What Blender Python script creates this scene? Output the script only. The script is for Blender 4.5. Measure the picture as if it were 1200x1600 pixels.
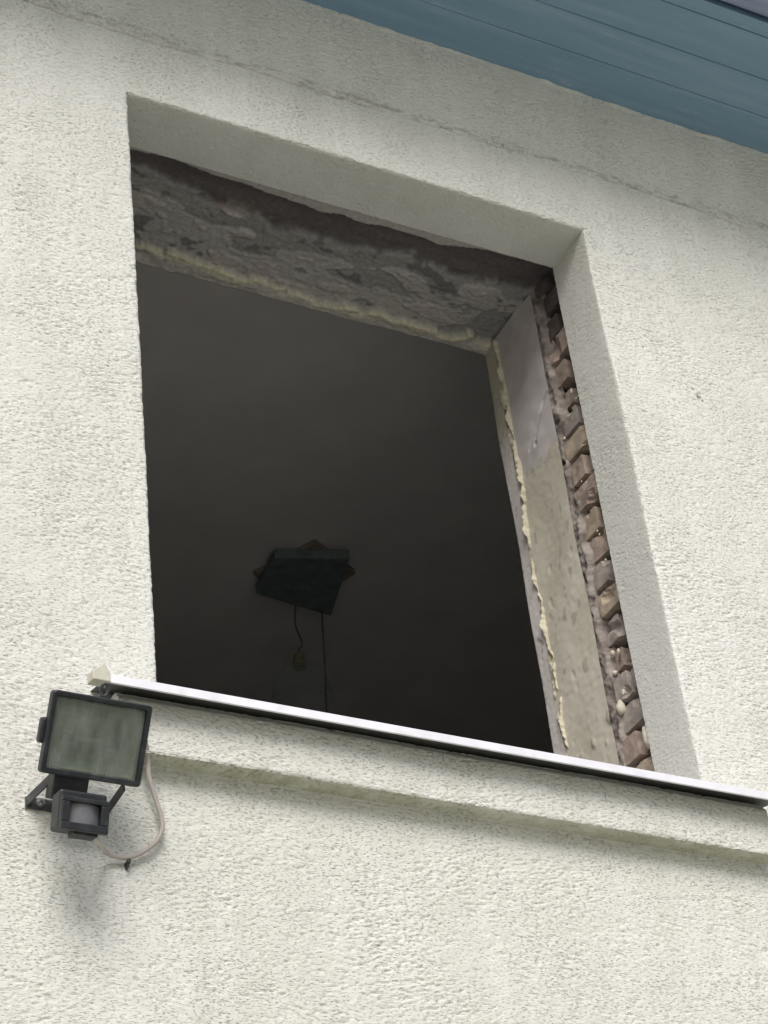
import bpy, bmesh, math, random
import numpy as np
from mathutils import Vector, Matrix, noise

R_ = math.radians
for o in list(bpy.data.objects):
    bpy.data.objects.remove(o)
scene = bpy.context.scene
COL = scene.collection

# ------------------------------------------------------------------ camera
# world: X along the wall, Y into the house (outer wall face at Y = 0), Z up, ground Z = 0
CAM = (-1.2742, -2.8246, 1.65)
cd = bpy.data.cameras.new('camera')
cam = bpy.data.objects.new('camera', cd)
COL.objects.link(cam)
RM = [[0.8835340, -0.4567177, -0.1038103],      # rows: camera right, down, forward in world axes
      [0.1988744, 0.5664987, -0.7997051],
      [0.4240479, 0.6859214, 0.5913503]]
r_, d_, f_ = [Vector(v) for v in RM]
M3 = Matrix((r_, -d_, -f_)).transposed()
cam.matrix_world = Matrix.Translation(CAM) @ M3.to_4x4()
cd.sensor_fit = 'VERTICAL'
cd.sensor_height = 36.0
cd.lens = 3477.68 / 1600 * 36.0
cd.clip_start = 0.05
cd.clip_end = 500
scene.camera = cam

# ------------------------------------------------------------------ light: bright overcast day
SUN_EL, SUN_AZ = R_(43), R_(-26)        # azimuth measured from straight in front of the wall, towards +X
w = bpy.data.worlds.new('World')
scene.world = w
w.use_nodes = True
nt = w.node_tree
sky = nt.nodes.new('ShaderNodeTexSky')
sky.sky_type = 'NISHITA'
sky.sun_disc = False
sky.sun_elevation = SUN_EL
sky.sun_rotation = R_(180) - SUN_AZ
sky.air_density = 1.0
sky.dust_density = 3.0
sky.ozone_density = 1.0
bg = nt.nodes['Background']
nt.links.new(sky.outputs[0], bg.inputs[0])
bg.inputs[1].default_value = 0.05
sd = bpy.data.lights.new('sun', 'SUN')
sd.energy = 1.5
sd.angle = R_(36)
sd.color = (1.0, 0.993, 0.985)
sun = bpy.data.objects.new('sun', sd)
COL.objects.link(sun)
sdir = Vector((math.sin(SUN_AZ) * math.cos(SUN_EL), -math.cos(SUN_AZ) * math.cos(SUN_EL), math.sin(SUN_EL)))
sun.rotation_euler = sdir.to_track_quat('Z', 'Y').to_euler()
vs = scene.view_settings
vs.view_transform = 'Standard'
vs.look = 'None'
vs.gamma = 1
vs.use_curve_mapping = False
vs.exposure = 0.93
scene.render.film_transparent = False
scene.cycles.max_bounces = 8
scene.cycles.diffuse_bounces = 5

# ------------------------------------------------------------------ dimensions
W = 1.0825          # opening width, X 0..W
ZT = 5.0206         # top of the opening
ZB = 3.555          # masonry bottom of the opening (hidden behind the metal sill)
DR = 0.135          # depth of the rendered reveal
DW = 0.45           # wall thickness
ZK = 5.205          # crack under the leaning top band
ZE = 5.445          # eaves soffit at the wall
TILT = 0.035 / (ZE - ZK)


# ------------------------------------------------------------------ helpers
def link(o, parent=None, label=None, cat=None, group=None, kind=None):
    if o.name not in COL.objects:
        COL.objects.link(o)
    if parent is not None:
        o.parent = parent
    if label:
        o['label'] = label
    if cat:
        o['category'] = cat
    if group:
        o['group'] = group
    if kind:
        o['kind'] = kind
    return o


def empty(name, loc=(0, 0, 0), **k):
    o = bpy.data.objects.new(name, None)
    o.empty_display_size = 0.1
    o.location = loc
    return link(o, **k)


def mesh_np(name, V, F, mat, smooth=True, colors=None, parent=None, **k):
    V = np.asarray(V, np.float32)
    F = np.asarray(F, np.int32)
    me = bpy.data.meshes.new(name)
    n = F.shape[1]
    me.vertices.add(len(V))
    me.vertices.foreach_set('co', V.ravel())
    me.loops.add(F.size)
    me.loops.foreach_set('vertex_index', F.ravel())
    me.polygons.add(len(F))
    me.polygons.foreach_set('loop_start', np.arange(0, F.size, n, dtype=np.int32))
    me.polygons.foreach_set('loop_total', np.full(len(F), n, np.int32))
    if smooth:
        me.polygons.foreach_set('use_smooth', np.ones(len(F), bool))
    me.update(calc_edges=True)
    me.validate()
    if colors is not None:
        a = me.attributes.new('paint', 'FLOAT_COLOR', 'POINT')
        c = np.ones((len(V), 4), np.float32)
        c[:, :3] = colors
        a.data.foreach_set('color', c.ravel())
    me.materials.append(mat)
    o = bpy.data.objects.new(name, me)
    return link(o, parent, **k)


def bm_obj(name, bm, mat, parent=None, smooth=False, bevel=0, **k):
    bmesh.ops.recalc_face_normals(bm, faces=bm.faces)
    me = bpy.data.meshes.new(name)
    bm.to_mesh(me)
    bm.free()
    if smooth:
        for p in me.polygons:
            p.use_smooth = True
    me.materials.append(mat)
    o = bpy.data.objects.new(name, me)
    link(o, parent, **k)
    if bevel:
        m = o.modifiers.new('bevel', 'BEVEL')
        m.width = bevel
        m.segments = 2
        m.limit_method = 'ANGLE'
        m.angle_limit = R_(35)
    return o


def bbox(bm, x0, x1, y0, y1, z0, z1, M=None):
    vs_ = [bm.verts.new((x, y, z)) for x in (x0, x1) for y in (y0, y1) for z in (z0, z1)]
    for f in ((0, 1, 3, 2), (4, 6, 7, 5), (0, 4, 5, 1), (2, 3, 7, 6), (0, 2, 6, 4), (1, 5, 7, 3)):
        bm.faces.new([vs_[i] for i in f])
    if M is not None:
        for v in vs_:
            v.co = M @ v.co
    return vs_


def box_obj(name, x0, x1, y0, y1, z0, z1, mat, parent=None, bevel=0, M=None, **k):
    bm = bmesh.new()
    bbox(bm, x0, x1, y0, y1, z0, z1, M)
    return bm_obj(name, bm, mat, parent, bevel=bevel, **k)


def prism(bm, pts, d, M=None):
    """polygon pts (3D) extruded by vector d"""
    a = [bm.verts.new(p) for p in pts]
    b = [bm.verts.new(Vector(p) + Vector(d)) for p in pts]
    n = len(a)
    bm.faces.new(a)
    bm.faces.new(b[::-1])
    for i in range(n):
        bm.faces.new((a[i], b[i], b[(i + 1) % n], a[(i + 1) % n]))
    if M is not None:
        for v in a + b:
            v.co = M @ v.co


def frustum(bm, r0, r1, M=None):
    """r = (x0,x1,z0,z1,y): two rectangles joined"""
    vs_ = []
    for (x0, x1, z0, z1, y) in (r0, r1):
        vs_.append([bm.verts.new(p) for p in ((x0, y, z0), (x1, y, z0), (x1, y, z1), (x0, y, z1))])
    a, b = vs_
    bm.faces.new(a)
    bm.faces.new(b[::-1])
    for i in range(4):
        bm.faces.new((a[i], b[i], b[(i + 1) % 4], a[(i + 1) % 4]))
    if M is not None:
        for v in a + b:
            v.co = M @ v.co


def tube(bm, pts, r, seg=10, caps=True):
    pts = [Vector(p) for p in pts]
    rings = []
    for i, p in enumerate(pts):
        t = (pts[min(i + 1, len(pts) - 1)] - pts[max(i - 1, 0)]).normalized()
        a = t.orthogonal().normalized() if i == 0 else (rings[-1][1] - t * rings[-1][1].dot(t)).normalized()
        b = t.cross(a)
        rr = r[i] if isinstance(r, (list, tuple)) else r
        rings.append(([bm.verts.new(p + rr * (math.cos(q) * a + math.sin(q) * b))
                       for q in [2 * math.pi * k / seg for k in range(seg)]], a))
    for (A, _), (B, _) in zip(rings, rings[1:]):
        for k in range(seg):
            bm.faces.new((A[k], A[(k + 1) % seg], B[(k + 1) % seg], B[k]))
    if caps:
        bm.faces.new(rings[0][0][::-1])
        bm.faces.new(rings[-1][0])


def spline(pts, n=10):
    P = [Vector(p) for p in pts]
    P = [2 * P[0] - P[1]] + P + [2 * P[-1] - P[-2]]
    out = []
    for i in range(1, len(P) - 2):
        a, b, c, d = P[i - 1:i + 3]
        for k in range(n):
            t = k / n
            out.append(0.5 * ((2 * b) + (c - a) * t + (2 * a - 5 * b + 4 * c - d) * t * t + (3 * b - a - 3 * c + d) * t ** 3))
    out.append(P[-2])
    return out


def field(nz, nx, dz, dx, lz, lx, seed, ang=0.0):
    """smooth random field, unit variance, correlation lengths lz, lx (m), turned by ang"""
    rng = np.random.default_rng(seed)
    n = rng.standard_normal((nz, nx)).astype(np.float32)
    fz = np.fft.fftfreq(nz, dz)[:, None]
    fx = np.fft.rfftfreq(nx, dx)[None, :]
    c, s = math.cos(ang), math.sin(ang)
    u = c * fx + s * fz
    v = -s * fx + c * fz
    g = np.exp(-2 * (math.pi ** 2) * ((u * lx) ** 2 + (v * lz) ** 2))
    g[0, 0] = 0
    o = np.fft.irfft2(np.fft.rfft2(n) * g, s=(nz, nx))
    return o / (o.std() + 1e-9)


def sstep(a, b, x):
    t = np.clip((x - a) / (b - a), 0, 1)
    return t * t * (3 - 2 * t)


def stucco(nz, nx, dz, dx, seed, size=1.0):
    """scratched float-finish render: grains dragged into short, mostly level furrows"""
    wsel = field(nz, nx, dz, dx, .05, .08, seed + 9)
    a = field(nz, nx, dz, dx, .0011 * size, .0030 * size, seed + 1, R_(12))
    b = field(nz, nx, dz, dx, .0011 * size, .0032 * size, seed + 2, R_(-16))
    m = sstep(-.7, .7, wsel)
    n = a * m + b * (1 - m)
    g = field(nz, nx, dz, dx, .0012 * size, .0016 * size, seed + 3)
    n = n * .8 + g * .45
    n /= n.std()
    dens = field(nz, nx, dz, dx, .03, .05, seed + 4)
    fur = -np.clip(n - .55 - .25 * dens, 0, 1.6) * .0013          # furrows cut in
    lump = np.clip(-n - .9, 0, 1.5) * .0006                        # few proud grains
    soft = field(nz, nx, dz, dx, .006, .008, seed + 5) * .00022
    wav = field(nz, nx, dz, dx, .09, .13, seed + 6) * .0009
    return (fur + lump + soft + wav) * size


def grid_faces(nz, nx, off=0, keep=None):
    idx = np.arange(nz * nx).reshape(nz, nx) + off
    q = np.stack([idx[:-1, :-1], idx[:-1, 1:], idx[1:, 1:], idx[1:, :-1]], -1)
    if keep is not None:
        return q[keep]
    return q.reshape(-1, 4)


# ------------------------------------------------------------------ materials
def mat(name):
    m = bpy.data.materials.new(name)
    m.use_nodes = True
    return m, m.node_tree, m.node_tree.nodes['Principled BSDF']


def N(t, kind, **k):
    n = t.nodes.new(kind)
    for a, v in k.items():
        setattr(n, a, v)
    return n


def coords(t):
    return N(t, 'ShaderNodeNewGeometry').outputs['Position']


def tex_noise(t, scale, detail=4, rough=.55, vec=None, stretch=None):
    n = N(t, 'ShaderNodeTexNoise')
    n.inputs['Scale'].default_value = scale
    n.inputs['Detail'].default_value = detail
    n.inputs['Roughness'].default_value = rough
    v = vec or coords(t)
    if stretch:
        mp = N(t, 'ShaderNodeMapping')
        mp.inputs['Scale'].default_value = stretch
        t.links.new(v, mp.inputs[0])
        v = mp.outputs[0]
    t.links.new(v, n.inputs['Vector'])
    return n.outputs['Fac']


def ramp(t, fac, stops):
    r = N(t, 'ShaderNodeValToRGB')
    cr = r.color_ramp
    while len(cr.elements) < len(stops):
        cr.elements.new(.5)
    for e, (p, c) in zip(cr.elements, stops):
        e.position = p
        e.color = (*c, 1) if len(c) == 3 else c
    t.links.new(fac, r.inputs[0])
    return r.outputs[0]


def mixc(t, fac, a, b, mode='MIX'):
    m = N(t, 'ShaderNodeMix', data_type='RGBA', blend_type=mode)
    for s, v in ((m.inputs[0], fac), (m.inputs[6], a), (m.inputs[7], b)):
        if isinstance(v, (int, float)):
            s.default_value = v
        elif isinstance(v, tuple):
            s.default_value = (*v, 1)
        else:
            t.links.new(v, s)
    return m.outputs[2]


def bump(t, p, h, strength=.3, dist=.002):
    b = N(t, 'ShaderNodeBump')
    b.inputs['Strength'].default_value = strength
    b.inputs['Distance'].default_value = dist
    t.links.new(h, b.inputs['Height'])
    t.links.new(b.outputs[0], p.inputs['Normal'])


def simple(name, col, rough=.6, metal=0, var=.15, scale=40, bmp=0.0, bscale=300, dirt=None, dscale=12):
    m, t, p = mat(name)
    c0 = tuple(c * (1 - var) for c in col)
    c1 = tuple(min(1, c * (1 + var)) for c in col)
    c = ramp(t, tex_noise(t, scale), [(.3, c0), (.7, c1)])
    if dirt:
        c = mixc(t, ramp(t, tex_noise(t, dscale, 6), [(.5, (0, 0, 0)), (.72, (1, 1, 1))]), c, dirt)
    t.links.new(c, p.inputs['Base Color'])
    p.inputs['Roughness'].default_value = rough
    p.inputs['Metallic'].default_value = metal
    if bmp:
        bump(t, p, tex_noise(t, bscale, 3), bmp, .001)
    return m


def painted(name, rough=.9, grain=60, amt=.25, bmp=.35, bscale=350):
    """colour from the point attribute (which material lies where), broken up by grain"""
    m, t, p = mat(name)
    a = N(t, 'ShaderNodeAttribute', attribute_name='paint')
    c = mixc(t, 1.0, a.outputs['Color'], ramp(t, tex_noise(t, grain, 5, .65), [(.25, (1 - amt,) * 3), (.75, (1 + amt,) * 3)]), 'MULTIPLY')
    t.links.new(c, p.inputs['Base Color'])
    p.inputs['Roughness'].default_value = rough
    p.inputs['Specular IOR Level'].default_value = .2
    bump(t, p, tex_noise(t, bscale, 4, .6), bmp, .0015)
    return m


def furrow_bump(t, p):
    # short level furrows of the dragged grain, wandering a little
    wv = N(t, 'ShaderNodeTexNoise')
    wv.inputs['Scale'].default_value = 22
    wv.inputs['Detail'].default_value = 1
    pos = coords(t)
    t.links.new(pos, wv.inputs['Vector'])
    wsub = N(t, 'ShaderNodeVectorMath', operation='SUBTRACT')
    t.links.new(wv.outputs['Color'], wsub.inputs[0])
    wsub.inputs[1].default_value = (.5, .5, .5)
    ws = N(t, 'ShaderNodeVectorMath', operation='SCALE')
    ws.inputs['Scale'].default_value = .008
    t.links.new(wsub.outputs[0], ws.inputs[0])
    wa = N(t, 'ShaderNodeVectorMath', operation='ADD')
    t.links.new(pos, wa.inputs[0])
    t.links.new(ws.outputs[0], wa.inputs[1])
    h1 = tex_noise(t, 145, 2, .5, vec=wa.outputs[0], stretch=(1.0, 1.0, 3.0))
    fr = ramp(t, h1, [(.28, (0, 0, 0)), (.42, (.90, .90, .90)), (.75, (1, 1, 1))])
    h2 = tex_noise(t, 420, 1, .6)
    m_ = N(t, 'ShaderNodeMath', operation='MULTIPLY_ADD')
    t.links.new(h2, m_.inputs[0])
    m_.inputs[1].default_value = .12
    t.links.new(fr, m_.inputs[2])
    bump(t, p, m_.outputs[0], 1.0, .0027)
    b_ = [n for n in t.nodes if n.type == 'BUMP'][-1]
    sx = N(t, 'ShaderNodeSeparateXYZ')
    t.links.new(pos, sx.inputs[0])
    r1 = N(t, 'ShaderNodeMapRange')                  # reveals were floated smoother than the face
    for k_, v_ in (('From Min', .003), ('From Max', .012), ('To Min', 1.0), ('To Max', .6)):
        r1.inputs[k_].default_value = v_
    t.links.new(sx.outputs[1], r1.inputs['Value'])
    r2 = N(t, 'ShaderNodeMapRange')                  # and the eaves band smoother still
    for k_, v_ in (('From Min', 4.9), ('From Max', 5.3), ('To Min', 1.0), ('To Max', .85)):
        r2.inputs[k_].default_value = v_
    t.links.new(sx.outputs[2], r2.inputs['Value'])
    mm = N(t, 'ShaderNodeMath', operation='MULTIPLY')
    t.links.new(r1.outputs[0], mm.inputs[0])
    t.links.new(r2.outputs[0], mm.inputs[1])
    pat = N(t, 'ShaderNodeMapRange')                 # patches rubbed flatter or left rougher
    for k_, v_ in (('From Min', .35), ('From Max', .65), ('To Min', .72), ('To Max', 1.0)):
        pat.inputs[k_].default_value = v_
    t.links.new(tex_noise(t, 6.5, 2, .5), pat.inputs['Value'])
    m3 = N(t, 'ShaderNodeMath', operation='MULTIPLY')
    t.links.new(mm.outputs[0], m3.inputs[0])
    t.links.new(pat.outputs[0], m3.inputs[1])
    t.links.new(m3.outputs[0], b_.inputs['Strength'])


def make_stucco():
    m, t, p = mat('cream_render')
    base = ramp(t, tex_noise(t, 2.2, 5, .6), [(.3, (.70, .69, .63)), (.55, (.73, .72, .665)), (.75, (.745, .735, .69))])
    st = ramp(t, tex_noise(t, 9, 3, .6, stretch=(1.6, 1, .16)), [(.35, (.935, .935, .925)), (.62, (1, 1, 1))])
    base = mixc(t, 1.0, base, st, 'MULTIPLY')                # faint rain streaks
    # grey-green weathering in loose clouds and thin dark lichen specks
    c = mixc(t, ramp(t, tex_noise(t, 5.5, 5, .68), [(.50, (0, 0, 0)), (.80, (.4, .4, .4))]), base, (.54, .54, .465))
    v = coords(t)
    sp = N(t, 'ShaderNodeSeparateXYZ')
    t.links.new(v, sp.inputs[0])
    # lichen band around the crack below the eaves
    d = N(t, 'ShaderNodeMath', operation='SUBTRACT')
    t.links.new(sp.outputs[2], d.inputs[0])
    d.inputs[1].default_value = ZK + .012
    ab = N(t, 'ShaderNodeMath', operation='ABSOLUTE')
    t.links.new(d.outputs[0], ab.inputs[0])
    near = N(t, 'ShaderNodeMapRange')
    near.inputs['From Min'].default_value = .05
    near.inputs['From Max'].default_value = .0
    t.links.new(ab.outputs[0], near.inputs['Value'])
    lich = ramp(t, tex_noise(t, 260, 2, .6), [(.50, (0, 0, 0)), (.68, (.6, .6, .6))])
    cl = ramp(t, tex_noise(t, 6, 3), [(.44, (0, 0, 0)), (.60, (1, 1, 1))])
    k = mixc(t, 1.0, lich, cl, 'MULTIPLY')
    k = mixc(t, 1.0, k, near.outputs[0], 'MULTIPLY')
    c = mixc(t, k, c, (.20, .20, .16))
    near2 = N(t, 'ShaderNodeMapRange')               # dirt lodged in the crack itself
    near2.inputs['From Min'].default_value = .0135
    near2.inputs['From Max'].default_value = .006
    t.links.new(ab.outputs[0], near2.inputs['Value'])
    k2 = mixc(t, 1.0, near2.outputs[0], ramp(t, tex_noise(t, 70, 4, .7, stretch=(.35, 1, 1.6)), [(.47, (0, 0, 0)), (.62, (.55, .55, .55))]), 'MULTIPLY')
    c = mixc(t, k2, c, (.24, .235, .19))
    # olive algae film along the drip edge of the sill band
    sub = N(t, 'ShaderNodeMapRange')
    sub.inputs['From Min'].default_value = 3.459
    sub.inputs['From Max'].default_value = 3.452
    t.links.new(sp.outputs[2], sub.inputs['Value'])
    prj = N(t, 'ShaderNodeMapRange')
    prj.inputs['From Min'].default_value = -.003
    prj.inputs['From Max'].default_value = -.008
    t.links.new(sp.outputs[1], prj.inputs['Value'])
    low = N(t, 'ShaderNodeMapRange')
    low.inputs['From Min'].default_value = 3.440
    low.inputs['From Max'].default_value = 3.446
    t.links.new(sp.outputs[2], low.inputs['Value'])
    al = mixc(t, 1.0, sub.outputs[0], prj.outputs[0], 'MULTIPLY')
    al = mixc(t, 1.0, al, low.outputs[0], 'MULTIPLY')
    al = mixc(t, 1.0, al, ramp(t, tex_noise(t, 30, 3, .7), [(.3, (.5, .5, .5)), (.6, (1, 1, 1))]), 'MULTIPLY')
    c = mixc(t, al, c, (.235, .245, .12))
    for (px_, pz_, r_p) in ((1.297, 4.600, .0075), (1.304, 4.590, .0045), (1.286, 4.617, .0035), (-.142, 4.31, .003)):
        ds = N(t, 'ShaderNodeVectorMath', operation='DISTANCE')
        t.links.new(v, ds.inputs[0])
        ds.inputs[1].default_value = (px_, 0, pz_)
        mr = N(t, 'ShaderNodeMapRange')
        mr.inputs['From Min'].default_value = r_p
        mr.inputs['From Max'].default_value = r_p * .6
        t.links.new(ds.outputs['Value'], mr.inputs['Value'])
        c = mixc(t, mr.outputs[0], c, (.30, .26, .21))
    t.links.new(c, p.inputs['Base Color'])
    p.inputs['Roughness'].default_value = .95
    p.inputs['Specular IOR Level'].default_value = .15
    furrow_bump(t, p)
    return m


MAT = {}
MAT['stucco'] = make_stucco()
MAT['inner'] = painted('old_masonry', grain=110, amt=.25, bmp=.55, bscale=380)
MAT['fine'] = painted('old_plaster', grain=25, amt=.05, bmp=.15, bscale=300)
MAT['foam'] = simple('cream_foam', (.56, .52, .37), .8, var=.2, scale=60, bmp=.4, bscale=220)
MAT['foam_white'] = simple('pale_foam', (.62, .58, .46), .7, var=.15, scale=90, bmp=.3, bscale=200)
MAT['masonry'] = simple('mortar', (.19, .165, .145), .95, var=.35, scale=45, bmp=.6, bscale=160)
MAT['plaster_in'] = simple('room_plaster', (.88, .835, .79), .9, var=.06, scale=5, bmp=.1, bscale=90)
MAT['room_wall'] = simple('room_wall_paint', (.55, .58, .57), .9, var=.1, scale=3)
MAT['floor'] = simple('room_floor', (.20, .20, .19), .7, var=.2, scale=6)
MAT['ground'] = simple('yard_ground', (.42, .42, .37), .95, var=.35, scale=.8, dirt=(.16, .19, .09), dscale=.35)
m, t, p = mat('blue_board_paint')
g = tex_noise(t, 5, 6, .65, stretch=(.35, 5, 5))
c = ramp(t, g, [(.30, (.15, .255, .345)), (.52, (.18, .29, .39)), (.74, (.235, .345, .435))])
wr = ramp(t, tex_noise(t, 16, 8, .75, stretch=(.5, 2.2, 2.2)), [(.60, (0, 0, 0)), (.72, (.45, .45, .45))])
c = mixc(t, wr, c, (.36, .45, .50))
t.links.new(c, p.inputs['Base Color'])
p.inputs['Roughness'].default_value = .55
bump(t, p, tex_noise(t, 60, 5, .6, stretch=(.12, 2, 2)), .25, .002)
MAT['board'] = m
MAT['gutter'] = simple('lilac_gutter_paint', (.22, .26, .37), .45, var=.1, scale=8)
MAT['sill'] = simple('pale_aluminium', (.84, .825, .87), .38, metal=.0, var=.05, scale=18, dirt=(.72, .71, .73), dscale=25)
MAT['sill_back'] = simple('shaded_sill_underside', (.14, .14, .13), .6, metal=.0, var=.15, scale=30)  # underside coloured dark to stand in for the shade below the sill
MAT['cap'] = simple('cream_end_cap', (.56, .54, .44), .6, var=.1, scale=50)
MAT['black'] = simple('black_casting', (.012, .014, .017), .5, var=.3, scale=70, bmp=.15, bscale=500, dirt=(.035, .038, .04), dscale=45)
MAT['bracket'] = simple('grey_black_strap', (.045, .048, .052), .5, var=.3, scale=60, dirt=(.12, .12, .115), dscale=60)
MAT['steel'] = simple('dull_steel', (.45, .45, .44), .4, metal=.8, var=.2, scale=120)
MAT['lens'] = simple('milky_sensor_lens', (.17, .17, .185), .35, var=.15, scale=60)
MAT['reflector'] = simple('hazy_reflector', (.60, .62, .53), .5, metal=.2, var=.3, scale=22, dirt=(.20, .24, .17), dscale=18)
MAT['tube'] = simple('lamp_quartz', (.5, .52, .48), .15, var=.05)
MAT['ceramic'] = simple('lamp_ceramic', (.03, .03, .03), .6, var=.1)
MAT['cable'] = simple('beige_pvc', (.44, .395, .355), .5, var=.08, scale=60)
m, t, p = mat('dusty_glass')
tr = N(t, 'ShaderNodeBsdfTransparent')
tr.inputs[0].default_value = (.80, .83, .79, 1)
p.inputs['Base Color'].default_value = (.31, .33, .295, 1)
p.inputs['Roughness'].default_value = .25
mx = N(t, 'ShaderNodeMixShader')
dust = ramp(t, tex_noise(t, 40, 4, .65, stretch=(1, .4, .3)), [(.34, (.20, .20, .20)), (.54, (.38, .38, .38)), (.74, (.62, .62, .62))])
t.links.new(dust, mx.inputs[0])
t.links.new(tr.outputs[0], mx.inputs[1])
t.links.new(p.outputs[0], mx.inputs[2])
t.links.new(mx.outputs[0], t.nodes['Material Output'].inputs[0])
MAT['glass'] = m
MAT['teal'] = simple('dark_teal_panel', (.21, .24, .24), .7, var=.2, scale=30)
MAT['brown'] = simple('brown_wood', (.33, .28, .235), .7, var=.25, scale=20)
MAT['cord'] = simple('dark_cord', (.12, .12, .13), .6)
MAT['orange'] = simple('orange_lamp_holder', (.34, .29, .19), .5)
m, t, p = mat('frosted_shade')
p.inputs['Base Color'].default_value = (.5, .56, .56, 1)
p.inputs['Roughness'].default_value = .3
p.inputs['Alpha'].default_value = .12
MAT['shade'] = m

# ------------------------------------------------------------------ the ground
bm = bmesh.new()
bbox(bm, -150, 150, -150, 150, -.4, 0)
bm_obj('ground', bm, MAT['ground'], kind='structure')

# ------------------------------------------------------------------ the house
house = empty('house', (0, 0, 0), label='cream rough rendered house wall with an empty window opening under blue eaves', cat='house')

# --- facade with its reveals, real relief
DX, DZ = .0028, .0018


def seg(a, b, d):
    n = max(2, int(round((b - a) / d)))
    return np.linspace(a, b, n + 1)


XL, XR, ZL, ZH = -.45, 2.12, 2.82, 5.47
xs = np.concatenate([seg(XL, 0, DX)[:-1], seg(0, W, DX)[:-1], seg(W, XR, DX)])
zs = np.concatenate([seg(ZL, ZB, DZ)[:-1], seg(ZB, ZT, DZ)[:-1], seg(ZT, ZH, DZ)])
nx, nz = len(xs), len(zs)
ix0, ix1 = int(np.argmin(abs(xs))), int(np.argmin(abs(xs - W)))
iz0, iz1 = int(np.argmin(abs(zs - ZB))), int(np.argmin(abs(zs - ZT)))
sY = np.linspace(0, DR, 42)
ns = len(sY)
X, Z = np.meshgrid(xs, zs)
dF = stucco(nz, nx, DZ, DX, 10)
dF *= 1 - .2 * sstep(4.75, 5.15, Z)                 # smoother towards the eaves
# crack, and the band above it that leans out
zc = ZK + .004 * field(1, nx, 1, DX, 1, .07, 77)[0] + .0015 * field(1, nx, 1, DX, 1, .008, 78)[0]
cm = .25 + .75 * sstep(-.8, .5, field(1, nx, 1, DX, 1, .09, 79)[0])
wid = .0026 + .0014 * sstep(-1, 1, field(1, nx, 1, DX, 1, .04, 80)[0])
dF -= .0075 * cm[None] * np.exp(-((Z - zc[None]) / wid[None]) ** 2)
dF += .0012 * np.exp(-((Z - zc[None] + .006) / .004) ** 2)
lean = np.clip(Z - zc[None], 0, None) * TILT
dF += lean
dF += .0018 * sstep(ZE - .012, ZE - .003, Z) * (0.4 + .6 * field(nz, nx, DZ, DX, .004, .012, 81).clip(-1, 2))
# chips knocked out beside the opening
for (cx, cz, rx, rz, dp) in ((1.297, 4.600, .0055, .0085, .004), (1.304, 4.590, .005, .004, .003), (1.286, 4.617, .004, .004, .002), (-.142, 4.31, .004, .004, .003)):
    dF -= dp * np.exp(-(((X - cx) / rx) ** 2 + ((Z - cz) / rz) ** 2) ** 2)
zr, xr_ = zs[iz0:iz1 + 1], xs[ix0:ix1 + 1]
dJ = stucco(len(zr), ns, DZ, DR / 41, 30, .5)       # right reveal
dL = stucco(len(zr), ns, DZ, DR / 41, 31, .62)       # left reveal
dS = stucco(ns, len(xr_), DR / 41, DX, 32, .50)      # soffit
RAD = .0022


def fall(d):
    return np.exp(-np.abs(d) / .0035)


def chip(n, d, seed):
    f = field(1, n, 1, d, 1, .006, seed)[0]
    g = field(1, n, 1, d, 1, .03, seed + 1)[0]
    return -.0012 * np.clip(f, -.5, 2.0) - .0022 * np.clip(g - 1.1, 0, 1.5)


eJ = dJ[:, 0] + chip(len(zr), DZ, 40) - RAD
eL = dL[:, 0] + chip(len(zr), DZ, 42) - RAD
eS = dS[0, :] + chip(len(xr_), DX, 44) - RAD
dJ[:, :] += (eJ - dJ[:, 0])[:, None] * fall(sY)[None]
dL[:, :] += (eL - dL[:, 0])[:, None] * fall(sY)[None]
dS[:, :] += (eS - dS[0, :])[None] * fall(sY)[:, None]
inz = slice(iz0, iz1 + 1)
inx = slice(ix0, ix1 + 1)
# facade corner rounding
dist_open = np.full((nz, nx), 1.0)
dxo = np.where(X < 0, -X, np.where(X > W, X - W, 0))
dzo = np.where(Z > ZT, Z - ZT, np.where(Z < ZB, ZB - Z, 0))
dist_open = np.hypot(dxo, dzo)
dF -= RAD * fall(dist_open)
vF = np.zeros((nz, nx, 3))
vF[..., 0], vF[..., 2] = X, Z
vF[..., 1] = -dF
vF[inz, :, 0] += -eJ[:, None] * fall(X[inz] - W) * (X[inz] >= W - 1e-6)
vF[inz, :, 0] += eL[:, None] * fall(X[inz]) * (X[inz] <= 1e-6)
vF[:, inx, 2] += -eS[None] * fall(Z[:, inx] - ZT) * (Z[:, inx] >= ZT - 1e-6)
keep = np.ones((nz - 1, nx - 1), bool)
keep[iz0:iz1, ix0:ix1] = False
V = [vF.reshape(-1, 3)]
F = [grid_faces(nz, nx, 0, keep)]
off = nz * nx
eF_r = dF[inz, ix1]
eF_l = dF[inz, ix0]
eF_t = dF[iz1, inx]
# right reveal
A = np.zeros((len(zr), ns, 3))
A[..., 0] = W - dJ
A[..., 1] = sY[None] - eF_r[:, None] * fall(sY)[None]
A[..., 2] = zr[:, None]
A[..., 2] += -eS[-1] * fall(zr - ZT)[:, None]
V.append(A.reshape(-1, 3)); F.append(grid_faces(len(zr), ns, off)); off += A.size // 3
A = np.zeros((len(zr), ns, 3))
A[..., 0] = dL
A[..., 1] = sY[None] - eF_l[:, None] * fall(sY)[None]
A[..., 2] = zr[:, None]
V.append(A.reshape(-1, 3)); F.append(grid_faces(len(zr), ns, off)[:, ::-1]); off += A.size // 3
A = np.zeros((ns, len(xr_), 3))
A[..., 0] = xr_[None] - eJ[-1] * fall(xr_ - W)[None]
A[..., 1] = sY[:, None] - eF_t[None] * fall(sY)[:, None]
A[..., 2] = ZT - dS
V.append(A.reshape(-1, 3)); F.append(grid_faces(ns, len(xr_), off)); off += A.size // 3
mesh_np('facade', np.concatenate(V), np.concatenate(F), MAT['stucco'], parent=house)

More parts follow.
